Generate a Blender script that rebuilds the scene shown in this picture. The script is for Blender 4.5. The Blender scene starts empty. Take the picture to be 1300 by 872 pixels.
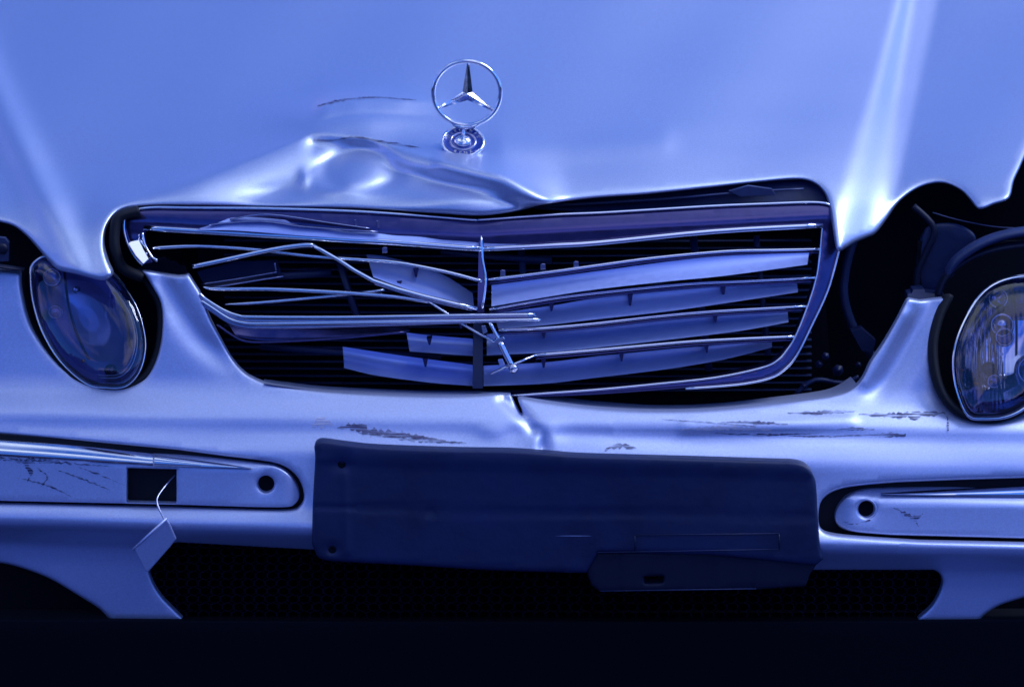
import bpy, math, random
import numpy as np
from mathutils import Vector
from mathutils.geometry import delaunay_2d_cdt

random.seed(4)
R = math.radians
scene = bpy.context.scene
col = scene.collection

# ------------------------------------------------------------------ camera
PITCH = R(9.0)
DIST = 4.0                      # metres from the camera to the grille plane, along y
ZC = 0.60                       # height seen in the middle of the picture at y = 0
CAM = np.array([0.0, -DIST, ZC + DIST * math.tan(PITCH)])
MM = 0.00081                    # metres per photo pixel at the grille plane
cam_data = bpy.data.cameras.new('camera')
cam_data.sensor_width = 36.0
cam_data.lens = 36.0 * (DIST / math.cos(PITCH)) / (1300 * MM)
cam_data.clip_start = 0.05
cam_data.clip_end = 1000
cam = bpy.data.objects.new('camera', cam_data)
col.objects.link(cam)
cam.location = CAM
cam.rotation_euler = (R(90) - PITCH, 0, 0)
cam_data.dof.use_dof = True
cam_data.dof.focus_distance = DIST / math.cos(PITCH) + 0.03
cam_data.dof.aperture_fstop = 5.6
scene.camera = cam

# ------------------------------------------------------------------ sky, sun, exposure
SUN_EL, SUN_AZ = R(52), R(84)   # azimuth measured clockwise from +y (over the car) to +x (right)
world = bpy.data.worlds.new('World')
scene.world = world
world.use_nodes = True
wt = world.node_tree
bg = wt.nodes['Background']
sky = wt.nodes.new('ShaderNodeTexSky')
sky.sky_type = 'NISHITA'
sky.sun_disc = False
sky.sun_elevation = SUN_EL
sky.sun_rotation = SUN_AZ
sky.air_density = 1.0
sky.dust_density = 0.6
sky.ozone_density = 2.0
tint = wt.nodes.new('ShaderNodeMix')
tint.data_type = 'RGBA'
tint.blend_type = 'MULTIPLY'
tint.inputs[0].default_value = 1.0
tint.inputs[7].default_value = (0.20, 0.53, 1.30, 1)     # tungsten-balanced film at dusk
wt.links.new(sky.outputs[0], tint.inputs[6])
# thin lavender evening cloud all over the sky
wtc = wt.nodes.new('ShaderNodeTexCoord')
wno = wt.nodes.new('ShaderNodeTexNoise'); wno.inputs['Scale'].default_value = 1.6; wno.inputs['Detail'].default_value = 3
wmp = wt.nodes.new('ShaderNodeMapping'); wmp.inputs['Location'].default_value = (0.3, 0.9, 0.2); wmp.inputs['Scale'].default_value = (1, 1, 2.2)
wt.links.new(wtc.outputs['Generated'], wmp.inputs[0]); wt.links.new(wmp.outputs[0], wno.inputs['Vector'])
wmr = wt.nodes.new('ShaderNodeMapRange'); wmr.interpolation_type = 'SMOOTHSTEP'
wmr.inputs[1].default_value = 0.475; wmr.inputs[2].default_value = 0.62; wmr.inputs[4].default_value = 0.75
wt.links.new(wno.outputs['Fac'], wmr.inputs[0])
cl = wt.nodes.new('ShaderNodeMix'); cl.data_type = 'RGBA'
sepz = wt.nodes.new('ShaderNodeSeparateXYZ'); wt.links.new(wtc.outputs['Generated'], sepz.inputs[0])
wmz = wt.nodes.new('ShaderNodeMapRange'); wmz.inputs[1].default_value = 0.35; wmz.inputs[2].default_value = 0.85
wt.links.new(sepz.outputs[2], wmz.inputs[0])
ccol = wt.nodes.new('ShaderNodeMix'); ccol.data_type = 'RGBA'        # lower clouds are pinker at dusk
ccol.inputs[6].default_value = (4.9, 4.1, 8.6, 1); ccol.inputs[7].default_value = (6.8, 8.0, 9.8, 1)
wt.links.new(wmz.outputs[0], ccol.inputs[0]); wt.links.new(ccol.outputs[2], cl.inputs[7])
wt.links.new(wmr.outputs[0], cl.inputs[0]); wt.links.new(tint.outputs[2], cl.inputs[6])
wt.links.new(cl.outputs[2], bg.inputs[0])
bg.inputs[1].default_value = 0.13

sun_d = bpy.data.lights.new('sun', 'SUN')
sun_d.energy = 1.5
sun_d.angle = R(26)
sun_d.color = (0.74, 0.80, 1.0)
sun = bpy.data.objects.new('sun', sun_d)
col.objects.link(sun)
L = Vector((math.sin(SUN_AZ) * math.cos(SUN_EL), math.cos(SUN_AZ) * math.cos(SUN_EL), math.sin(SUN_EL)))
sun.rotation_euler = L.to_track_quat('Z', 'Y').to_euler()
sun.location = (3, 3, 5)

scene.view_settings.view_transform = 'Standard'
scene.view_settings.look = 'None'
scene.view_settings.gamma = 1.0
scene.view_settings.use_curve_mapping = False
scene.view_settings.exposure = 0.47
scene.render.engine = 'CYCLES'
scene.cycles.use_denoising = True
scene.cycles.max_bounces = 8

# ------------------------------------------------------------------ placing helpers
cp, sp_ = math.cos(PITCH), math.sin(PITCH)
def P(px, py, Y):
    """world point seen at photo pixel (px, py) at the depth plane y = Y"""
    px = np.asarray(px, float); py = np.asarray(py, float); Y = np.asarray(Y, float)
    k = (1300 * MM) / (DIST / cp) / 1300.0
    a = (px - 650) * k
    b = -(py - 436) * k
    dx = a
    dy = cp + b * sp_
    dz = -sp_ + b * cp
    t = (Y - CAM[1]) / dy
    return np.stack([CAM[0] + dx * t, CAM[1] + dy * t, CAM[2] + dz * t], -1)

def smooth(pts, n=6, closed=False):
    """Catmull-Rom through the points"""
    p = np.asarray(pts, float)
    N = len(p)
    out = []
    rng = range(N) if closed else range(N - 1)
    for i in rng:
        p0 = p[(i - 1) % N] if closed or i > 0 else p[i]
        p1 = p[i]
        p2 = p[(i + 1) % N]
        p3 = p[(i + 2) % N] if closed or i + 2 < N else p2
        for k in range(n):
            t = k / n
            out.append(0.5 * ((2 * p1) + (-p0 + p2) * t + (2 * p0 - 5 * p1 + 4 * p2 - p3) * t * t
                              + (-p0 + 3 * p1 - 3 * p2 + p3) * t ** 3))
    if not closed:
        out.append(p[-1])
    return np.array(out)

def resample(pts, step, closed=True):
    p = np.asarray(pts, float)
    if closed:
        p = np.vstack([p, p[:1]])
    seg = np.hypot(*(np.diff(p, axis=0).T[:2])) if p.shape[1] == 2 else np.linalg.norm(np.diff(p, axis=0), axis=1)
    s = np.concatenate([[0], np.cumsum(seg)])
    n = max(4, int(round(s[-1] / step)))
    q = np.linspace(0, s[-1], n + 1)
    r = np.stack([np.interp(q, s, p[:, i]) for i in range(p.shape[1])], -1)
    return r[:-1] if closed else r

def inside(pts, poly):
    x, y = pts[:, 0], pts[:, 1]
    c = np.zeros(len(pts), bool)
    n = len(poly)
    for i in range(n):
        x1, y1 = poly[i]
        x2, y2 = poly[(i + 1) % n]
        if y1 == y2:
            continue
        cond = ((y1 > y) != (y2 > y)) & (x < (x2 - x1) * (y - y1) / (y2 - y1) + x1)
        c ^= cond
    return c

def dist_poly(pts, line, closed=False):
    """distance (px) of every point to a polyline"""
    line = np.asarray(line, float)
    a = line
    b = np.roll(line, -1, axis=0)
    if not closed:
        a, b = a[:-1], b[:-1]
    d = np.full(len(pts), 1e9)
    for p, q in zip(a, b):
        v = q - p
        L2 = max(v @ v, 1e-9)
        t = np.clip(((pts - p) @ v) / L2, 0, 1)
        e = pts - p - t[:, None] * v
        d = np.minimum(d, np.hypot(e[:, 0], e[:, 1]))
    return d

def gauss(x, y, cx, cy, sx, sy, ang=0.0):
    c, s = math.cos(R(ang)), math.sin(R(ang))
    u = (x - cx) * c + (y - cy) * s
    v = -(x - cx) * s + (y - cy) * c
    return np.exp(-0.5 * ((u / sx) ** 2 + (v / sy) ** 2))

def ridge(x, y, line, sig):
    sh = np.shape(x)
    d = dist_poly(np.stack([np.ravel(x), np.ravel(y)], -1), line).reshape(sh)
    return np.exp(-0.5 * (d / sig) ** 2)

def sstep(t):
    t = np.clip(t, 0, 1)
    return t * t * (3 - 2 * t)

def profile(pairs, sig=5):
    ys = np.arange(-400, 1100, 1.0)
    p = np.array(sorted(pairs), float)
    v = np.interp(ys, p[:, 0], p[:, 1])
    # extend linearly before smoothing
    s0 = (p[1, 1] - p[0, 1]) / (p[1, 0] - p[0, 0])
    v = np.where(ys < p[0, 0], p[0, 1] + s0 * (ys - p[0, 0]), v)
    k = np.arange(-4 * sig, 4 * sig + 1)
    g = np.exp(-0.5 * (k / sig) ** 2); g /= g.sum()
    vp = np.pad(v, 4 * sig, mode='edge')
    v = np.convolve(vp, g, 'valid')
    return lambda y: np.interp(y, ys, v)

# ------------------------------------------------------------------ object helpers
def link(o, parent=None):
    col.objects.link(o)
    if parent is not None:
        o.parent = parent
    return o

def empty(name, parent=None):
    o = bpy.data.objects.new(name, None)
    return link(o, parent)

def mesh_obj(name, verts, faces, mat, parent=None, smooth_shade=True, label=None, kind=None):
    me = bpy.data.meshes.new(name)
    me.from_pydata([tuple(v) for v in verts], [], [tuple(f) for f in faces])
    me.validate()
    me.materials.append(mat)
    if smooth_shade:
        me.polygons.foreach_set('use_smooth', [True] * len(me.polygons))
    o = bpy.data.objects.new(name, me)
    link(o, parent)
    if label: o['label'] = label
    if kind: o['kind'] = kind
    return o

def panel(name, outline, f, mat, parent=None, holes=(), step=6, bstep=3.0, roll=5.0, rollmm=4.0,
          thick=0.004, label=None, extra=None, holeroll=None):
    """sheet bounded by a traced outline, depth from f(px,py); its edges roll away and turn back"""
    ob = resample(outline, bstep)
    hb = [resample(h, bstep) for h in holes]
    loops = [ob] + hb
    mn, mx = ob.min(0), ob.max(0)
    gx, gy = np.meshgrid(np.arange(mn[0], mx[0], step), np.arange(mn[1], mx[1], step * 0.87))
    gx = gx + (np.arange(gx.shape[0]) % 2)[:, None] * step * 0.5
    g = np.stack([gx.ravel(), gy.ravel()], -1)
    if extra is not None:
        x0, y0, x1, y1, st = extra
        g = g[~((g[:, 0] > x0) & (g[:, 0] < x1) & (g[:, 1] > y0) & (g[:, 1] < y1))]
        ex, ey = np.meshgrid(np.arange(x0, x1, st), np.arange(y0, y1, st * 0.87))
        ex = ex + (np.arange(ex.shape[0]) % 2)[:, None] * st * 0.5
        g = np.vstack([g, np.stack([ex.ravel(), ey.ravel()], -1)])
    # offset rings near each edge so that the roll has enough vertices
    ring = []
    for lp in loops:
        t = np.roll(lp, -1, 0) - np.roll(lp, 1, 0)
        n = np.stack([-t[:, 1], t[:, 0]], -1) / np.maximum(np.hypot(t[:, 0], t[:, 1]), 1e-6)[:, None]
        for d in (roll * 0.18, roll * 0.45, roll * 0.9):
            for s in (1, -1):
                ring.append((lp + n * d * s, d))
    def ok(pts, dmin):
        m = inside(pts, ob)
        for h in hb:
            m &= ~inside(pts, h)
        pts = pts[m]
        d = np.full(len(pts), 1e9)
        for lp in loops:
            d = np.minimum(d, dist_poly(pts, lp, True))
        return pts[d > dmin]
    pts = [ok(g, max(roll * 0.9, 1.0) + step * 0.35)]
    for r_, d in ring:
        pts.append(ok(r_, d * 0.93))
    ipts = np.vstack(pts)
    allp = np.vstack(loops + [ipts])
    edges, k = [], 0
    starts = []
    for lp in loops:
        n = len(lp)
        starts.append((k, n))
        edges += [(k + i, k + (i + 1) % n) for i in range(n)]
        k += n
    res = delaunay_2d_cdt([Vector(p) for p in allp], edges, [], 0, 1e-5)
    V = np.array([tuple(v) for v in res[0]])
    F = [tuple(t) for t in res[2]]
    Fa = np.array(F)
    cen = V[Fa].mean(1)
    m = inside(cen, ob)
    for h in hb:
        m &= ~inside(cen, h)
    Fa = Fa[m]
    d = np.full(len(V), 1e9)
    for lp in loops:
        d = np.minimum(d, dist_poly(V, lp, True))
    x = np.clip(1 - d / roll, 0, 1)
    Y = f(V[:, 0], V[:, 1]) + rollmm * 0.001 * (1 - np.sqrt(np.maximum(0, 1 - x * x)))
    W = P(V[:, 0], V[:, 1], Y)
    # face orientation towards the camera
    a, b, c = V[Fa[:, 0]], V[Fa[:, 1]], V[Fa[:, 2]]
    ar = (b[:, 0] - a[:, 0]) * (c[:, 1] - a[:, 1]) - (b[:, 1] - a[:, 1]) * (c[:, 0] - a[:, 0])
    Fa = np.where((ar > 0)[:, None], Fa[:, ::-1], Fa)
    faces = [tuple(t) for t in Fa]
    # rim turned back
    from collections import Counter
    cnt = {}
    for t in faces:
        for i in range(3):
            e = (t[i], t[(i + 1) % 3])
            cnt[e] = cnt.get(e, 0) + 1
    bnd = [e for e in cnt if (e[1], e[0]) not in cnt]
    verts = [tuple(w) for w in W]
    idx = {}
    for e in bnd:
        for v in e:
            if v not in idx:
                idx[v] = len(verts)
                w = W[v]
                verts.append((w[0], w[1] + thick, w[2]))
    for a_, b_ in bnd:
        faces.append((b_, a_, idx[a_], idx[b_]))
    return mesh_obj(name, verts, faces, mat, parent, label=label)

def sweep(name, pts, w, h, mat, parent=None, closed=False, n=10, power=2.0, up=(0, 0, 1), taper=None,
          label=None, caps=True):
    """tube of elliptical / rounded section (w across, h deep) along world points"""
    p = np.asarray(pts, float)
    N = len(p)
    if closed:
        t = np.roll(p, -1, 0) - np.roll(p, 1, 0)
    else:
        t = np.gradient(p, axis=0)
    t /= np.maximum(np.linalg.norm(t, axis=1), 1e-9)[:, None]
    up = np.asarray(up, float)
    fwd = np.array([0, 1, 0.0])
    side = np.cross(t, fwd)
    sn = np.linalg.norm(side, axis=1)
    side = np.where((sn < 1e-3)[:, None], np.array([1, 0, 0.0]), side / np.maximum(sn, 1e-9)[:, None])
    nrm = np.cross(side, t)
    V, F = [], []
    for i in range(N):
        k = 1.0 if taper is None else taper[min(i, len(taper) - 1)] if len(taper) == N else np.interp(i / (N - 1), np.linspace(0, 1, len(taper)), taper)
        for j in range(n):
            a = 2 * math.pi * (j + 0.5) / n
            c, s = math.cos(a), math.sin(a)
            c = math.copysign(abs(c) ** (2 / power), c)
            s = math.copysign(abs(s) ** (2 / power), s)
            V.append(p[i] + side[i] * c * w * 0.5 * k + nrm[i] * s * h * 0.5 * k)
    M = N if closed else N - 1
    for i in range(M):
        for j in range(n):
            a = i * n + j; b = i * n + (j + 1) % n
            c = ((i + 1) % N) * n + (j + 1) % n; d = ((i + 1) % N) * n + j
            F.append((a, d, c, b))
    if not closed and caps:
        F.append(tuple(range(n)))
        F.append(tuple(reversed(range((N - 1) * n, N * n))))
    return mesh_obj(name, V, F, mat, parent, label=label)

def wire(name, pp, w, h, mat, parent=None, sm=0, closed=False, **kw):
    """pp: list of (px, py, Y); w in px across, h in metres deep"""
    q = np.asarray(pp, float)
    if sm:
        q = smooth(q, sm, closed)
    W = P(q[:, 0], q[:, 1], q[:, 2])
    return sweep(name, W, w * MM, h, mat, parent, closed=closed, **kw)

def sheet(name, top, bot, ytop, ybot, mat, parent=None, nu=40, nv=8, bulge=0.0, thick=0.002, label=None, wob=0.0):
    """slat: lofted between a top and a bottom traced line; ytop/ybot functions of px; closed solid"""
    tp = resample(smooth(top, 6), 1, False); bp = resample(smooth(bot, 6), 1, False)
    u = np.linspace(0, 1, nu + 1)
    tp = np.stack([np.interp(u * (len(tp) - 1), np.arange(len(tp)), tp[:, i]) for i in (0, 1)], -1)
    bp = np.stack([np.interp(u * (len(bp) - 1), np.arange(len(bp)), bp[:, i]) for i in (0, 1)], -1)
    V, F = [], []
    for back in (0, 1):
        for i in range(nu + 1):
            for j in range(nv + 1):
                v = j / nv
                x = tp[i, 0] * (1 - v) + bp[i, 0] * v
                y = tp[i, 1] * (1 - v) + bp[i, 1] * v
                e = v ** 2.0 if name == 'slat' else v
                Y = ytop(x) * (1 - e) + ybot(x) * e + bulge * math.sin(math.pi * v) + wob * math.sin(i * 0.7 + j * 0.5)
                if v > 0.93: Y += 0.001
                V.append(P(x, y, Y + back * thick))
    n1 = (nu + 1) * (nv + 1)
    q = lambda i, j, b: b * n1 + i * (nv + 1) + j
    for i in range(nu):
        for j in range(nv):
            F.append((q(i, j, 0), q(i, j + 1, 0), q(i + 1, j + 1, 0), q(i + 1, j, 0)))
            F.append((q(i, j, 1), q(i + 1, j, 1), q(i + 1, j + 1, 1), q(i, j + 1, 1)))
    for i in range(nu):
        F.append((q(i, 0, 0), q(i + 1, 0, 0), q(i + 1, 0, 1), q(i, 0, 1)))
        F.append((q(i, nv, 0), q(i, nv, 1), q(i + 1, nv, 1), q(i + 1, nv, 0)))
    for j in range(nv):
        F.append((q(0, j, 0), q(0, j, 1), q(0, j + 1, 1), q(0, j + 1, 0)))
        F.append((q(nu, j, 0), q(nu, j + 1, 0), q(nu, j + 1, 1), q(nu, j, 1)))
    o = mesh_obj(name, V, F, mat, parent, label=label)
    m = o.modifiers.new('edge', 'EDGE_SPLIT'); m.split_angle = R(50)
    return o

def prism(name, poly, Y, depth, mat, parent=None, label=None, bev=0.0006, tilt=0.0):
    """small plate: traced polygon at depth Y (number or f), given thickness backwards, bevelled"""
    p = np.asarray(poly, float)
    Yv = np.array([Y(a, b) if callable(Y) else Y for a, b in p], float)
    A = P(p[:, 0], p[:, 1], Yv)
    B = A + np.array([0, depth, 0])
    n = len(p)
    F = [tuple(range(n)), tuple(reversed(range(n, 2 * n)))]
    F += [(i, i + n, (i + 1) % n + n, (i + 1) % n) for i in range(n)]
    o = mesh_obj(name, list(A) + list(B), F, mat, parent, smooth_shade=False, label=label)
    if bev:
        m = o.modifiers.new('bevel', 'BEVEL'); m.width = bev; m.segments = 2; m.limit_method = 'ANGLE'
    import bmesh
    bm = bmesh.new(); bm.from_mesh(o.data); bmesh.ops.recalc_face_normals(bm, faces=bm.faces); bm.to_mesh(o.data); bm.free()
    return o

def lathe(name, c, axis, prof, mat, parent=None, n=24, sx=1.0, label=None):
    """prof: list of (radius, along axis) in metres; c world centre"""
    ax = Vector(axis).normalized()
    a = ax.orthogonal().normalized(); b = ax.cross(a)
    c = Vector(tuple(c))
    V, F = [], []
    for r_, t in prof:
        for j in range(n):
            an = 2 * math.pi * j / n
            V.append(c + ax * t + a * (r_ * math.cos(an)) + b * (r_ * math.sin(an)))
    for i in range(len(prof) - 1):
        for j in range(n):
            F.append((i * n + j, i * n + (j + 1) % n, (i + 1) * n + (j + 1) % n, (i + 1) * n + j))
    return mesh_obj(name, V, F, mat, parent, label=label)

# ------------------------------------------------------------------ materials
def mat_new(name):
    m = bpy.data.materials.new(name); m.use_nodes = True
    nt = m.node_tree
    return m, nt, nt.nodes['Principled BSDF']

def simple(name, base, metallic=0.0, rough=0.5, coat=0.0, coat_rough=0.1, noise=0.0, nscale=60, bump=0.0, bscale=400,
           rvar=0.0, spec=0.5):
    m, nt, b = mat_new(name)
    b.inputs['Base Color'].default_value = (*base, 1)
    b.inputs['Metallic'].default_value = metallic
    b.inputs['Roughness'].default_value = rough
    b.inputs['Coat Weight'].default_value = coat
    b.inputs['Coat Roughness'].default_value = coat_rough
    b.inputs['Specular IOR Level'].default_value = spec
    tc = nt.nodes.new('ShaderNodeTexCoord')
    if noise or rvar:
        n = nt.nodes.new('ShaderNodeTexNoise'); n.inputs['Scale'].default_value = nscale
        n.inputs['Detail'].default_value = 8; n.inputs['Roughness'].default_value = 0.65
        nt.links.new(tc.outputs['Object'], n.inputs['Vector'])
        if noise:
            mx = nt.nodes.new('ShaderNodeMix'); mx.data_type = 'RGBA'
            mx.inputs[6].default_value = (*[c * (1 - noise) for c in base], 1)
            mx.inputs[7].default_value = (*[min(1, c * (1 + noise)) for c in base], 1)
            nt.links.new(n.outputs['Fac'], mx.inputs[0])
            nt.links.new(mx.outputs[2], b.inputs['Base Color'])
        if rvar:
            mr = nt.nodes.new('ShaderNodeMapRange')
            mr.inputs[1].default_value = 0.3; mr.inputs[2].default_value = 0.7
            mr.inputs[3].default_value = max(0.02, rough - rvar); mr.inputs[4].default_value = min(1, rough + rvar)
            nt.links.new(n.outputs['Fac'], mr.inputs[0]); nt.links.new(mr.outputs[0], b.inputs['Roughness'])
    if bump:
        n2 = nt.nodes.new('ShaderNodeTexNoise'); n2.inputs['Scale'].default_value = bscale
        n2.inputs['Detail'].default_value = 4
        nt.links.new(tc.outputs['Object'], n2.inputs['Vector'])
        bp = nt.nodes.new('ShaderNodeBump'); bp.inputs['Strength'].default_value = bump
        bp.inputs['Distance'].default_value = 0.001
        nt.links.new(n2.outputs['Fac'], bp.inputs['Height']); nt.links.new(bp.outputs[0], b.inputs['Normal'])
    return m

M = {}
M['paint'] = simple('silver_paint', (0.52, 0.57, 0.74), 0.85, 0.39, 0.22, 0.20, noise=0.28, nscale=600, bump=0.14, bscale=1500)
M['bumper_paint'] = simple('bumper_silver_paint', (0.50, 0.55, 0.76), 0.72, 0.46, 0.25, 0.18, noise=0.28, nscale=500, bump=0.14, bscale=1400)
M['slat'] = simple('slat_silver_plastic', (0.46, 0.55, 0.95), 0.55, 0.42, noise=0.10, nscale=140, rvar=0.06)
M['chrome'] = simple('chrome', (0.80, 0.80, 0.86), 1.0, 0.10, rvar=0.04, nscale=120)
M['chrome_dull'] = simple('dull_chrome', (0.42, 0.40, 0.55), 1.0, 0.20, rvar=0.08, nscale=90, noise=0.15)
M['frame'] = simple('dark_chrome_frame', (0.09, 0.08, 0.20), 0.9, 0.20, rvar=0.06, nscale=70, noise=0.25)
M['black'] = simple('black_plastic', (0.004, 0.007, 0.026), 0, 0.55, noise=0.2, nscale=80, spec=0.3)
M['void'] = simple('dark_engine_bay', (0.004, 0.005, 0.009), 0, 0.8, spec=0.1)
M['rubber'] = simple('rubber', (0.006, 0.007, 0.012), 0, 0.65, spec=0.25)
M['navy'] = simple('navy_plastic', (0.002, 0.011, 0.062), 0, 0.52, noise=0.95, nscale=11, bump=0.4, bscale=110, rvar=0.2, spec=0.5)
M['part'] = simple('engine_part', (0.022, 0.034, 0.10), 0, 0.40, noise=0.5, nscale=40, spec=0.5)
M['reflector'] = simple('lamp_reflector', (0.42, 0.44, 0.62), 1.0, 0.14, rvar=0.04, nscale=40)
M['satin'] = simple('satin_lamp_reflector', (0.50, 0.52, 0.85), 0.9, 0.36, rvar=0.05, nscale=40)
M['lamp_dark'] = simple('lamp_inner_dark', (0.03, 0.03, 0.07), 0.6, 0.25)
M['orange'] = simple('amber_glint', (0.75, 0.22, 0.08), 0.2, 0.2)  # orange of the reflected glints, put into a bead's colour
M['scrape'] = simple('scraped_paint', (0.035, 0.03, 0.10), 0, 0.6, noise=0.8, nscale=180)
M['rust'] = simple('dirt_scrape', (0.06, 0.04, 0.11), 0, 0.7, noise=0.7, nscale=200)
M['bare'] = simple('pale_scuff', (0.72, 0.66, 0.74), 0, 0.6, noise=0.15, nscale=200)
M['badge'] = simple('blue_enamel', (0.02, 0.05, 0.30), 0.2, 0.2, coat=0.6)
M['steel'] = simple('steel', (0.50, 0.50, 0.60), 1.0, 0.3, rvar=0.1, nscale=200)
M['asphalt'] = simple('asphalt', (0.022, 0.042, 0.14), 0, 0.85, noise=0.4, nscale=30, bump=0.5, bscale=120)

def scuffed(m, lo=0.36, hi=0.62, mx_=0.9):
    nt = m.node_tree; b = nt.nodes['Principled BSDF']
    tc = nt.nodes.new('ShaderNodeTexCoord'); mp = nt.nodes.new('ShaderNodeMapping')
    mp.inputs['Scale'].default_value = (28, 200, 900)
    n = nt.nodes.new('ShaderNodeTexNoise'); n.inputs['Scale'].default_value = 1.0; n.inputs['Detail'].default_value = 5
    mr = nt.nodes.new('ShaderNodeMapRange'); mr.inputs[1].default_value = lo; mr.inputs[2].default_value = hi; mr.inputs[4].default_value = mx_
    nt.links.new(tc.outputs['Object'], mp.inputs[0]); nt.links.new(mp.outputs[0], n.inputs['Vector'])
    nt.links.new(n.outputs['Fac'], mr.inputs[0]); nt.links.new(mr.outputs[0], b.inputs['Alpha'])
for k in ('scrape', 'rust', 'bare'): scuffed(M[k])

def glass_mat():
    m = bpy.data.materials.new('lamp_glass'); m.use_nodes = True
    nt = m.node_tree; nt.nodes.clear()
    out = nt.nodes.new('ShaderNodeOutputMaterial')
    mix = nt.nodes.new('ShaderNodeMixShader')
    tr = nt.nodes.new('ShaderNodeBsdfTransparent'); tr.inputs[0].default_value = (0.82, 0.84, 0.95, 1)
    gl = nt.nodes.new('ShaderNodeBsdfGlossy'); gl.inputs['Roughness'].default_value = 0.012
    fr = nt.nodes.new('ShaderNodeFresnel'); fr.inputs[0].default_value = 1.75
    tc = nt.nodes.new('ShaderNodeTexCoord')
    w = nt.nodes.new('ShaderNodeTexWave'); w.inputs['Scale'].default_value = 60; w.bands_direction = 'X'
    w.inputs['Distortion'].default_value = 0.3
    nt.links.new(tc.outputs['Object'], w.inputs['Vector'])
    bp = nt.nodes.new('ShaderNodeBump'); bp.inputs['Strength'].default_value = 0.02; bp.inputs['Distance'].default_value = 0.001
    nt.links.new(w.outputs['Fac'], bp.inputs['Height'])
    nt.links.new(bp.outputs[0], gl.inputs['Normal'])
    nt.links.new(fr.outputs[0], mix.inputs[0]); nt.links.new(tr.outputs[0], mix.inputs[1]); nt.links.new(gl.outputs[0], mix.inputs[2])
    nt.links.new(mix.outputs[0], out.inputs[0])
    return m
M['glass'] = glass_mat()

# ------------------------------------------------------------------ ground
g = mesh_obj('ground', [(-150, -150, 0), (150, -150, 0), (150, 150, 0), (-150, 150, 0)], [(0, 1, 2, 3)], M['asphalt'], smooth_shade=False)
g['kind'] = 'structure'
g['label'] = 'dark asphalt ground under the crashed silver car'

# far dark tree line around the place: only seen mirrored in the lamps and chrome
V, F = [], []
n = 240
for i in range(n):
    a = 2 * math.pi * i / n
    r_ = 34 + 3 * math.sin(3 * a)
    h = 5.0 + 1.6 * math.sin(5 * a + 1) + 1.1 * math.sin(13 * a) + random.uniform(-0.5, 0.5)
    for rr, zz in ((r_ - 2, -0.1), (r_ - 2.5, h * 0.55), (r_, h), (r_ + 3, h * 0.7), (r_ + 3, -0.1)):
        V.append((rr * math.sin(a), rr * math.cos(a), zz))
for i in range(n):
    for j in range(4):
        a, b = i * 5 + j, ((i + 1) % n) * 5 + j
        F.append((a, b, b + 1, a + 1))
M['trees'] = simple('dark_foliage', (0.014, 0.026, 0.045), 0, 0.9, noise=0.6, nscale=2)
tl = mesh_obj('distant_treeline', V, F, M['trees'])
tl['kind'] = 'structure'

car = bpy.data.objects.new('crashed_car', None)
link(car)
car['label'] = 'crashed silver car front with crumpled hood, smashed chrome grille and bare plate holder'
car['category'] = 'car'

def plan(x):
    u = (x - 690) * MM
    return 0.20 * u * u

# ------------------------------------------------------------------ hood
hood_prof = profile([(-260, 1.16), (-120, 0.865), (0, 0.60), (100, 0.385), (160, 0.262), (200, 0.187), (230, 0.138),
                     (255, 0.105), (275, 0.086), (300, 0.062), (330, 0.036), (370, 0.012)], 8)
fold_y = profile([(60, 300), (90, 290), (150, 262), (250, 229), (330, 198), (400, 168), (430, 172), (470, 176), (505, 190), (560, 204), (640, 224), (700, 256), (760, 272)], 7)
fold_amp = profile([(60, 0), (100, 0), (150, .010), (260, .024), (400, .025), (480, .032), (560, .050), (640, .050), (690, .022), (715, 0), (760, 0)], 10)
fold_len = profile([(60, 50), (330, 52), (395, 44), (430, 22), (500, 26), (640, 30), (700, 18)], 10)
fold1_y = profile([(380, 142), (403, 136), (430, 129), (470, 125.5), (530, 128), (580, 132)], 6)
fold1_amp = profile([(380, 0), (398, 0), (410, .016), (450, .022), (510, .018), (550, .006), (572, 0), (600, 0)], 5)
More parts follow.
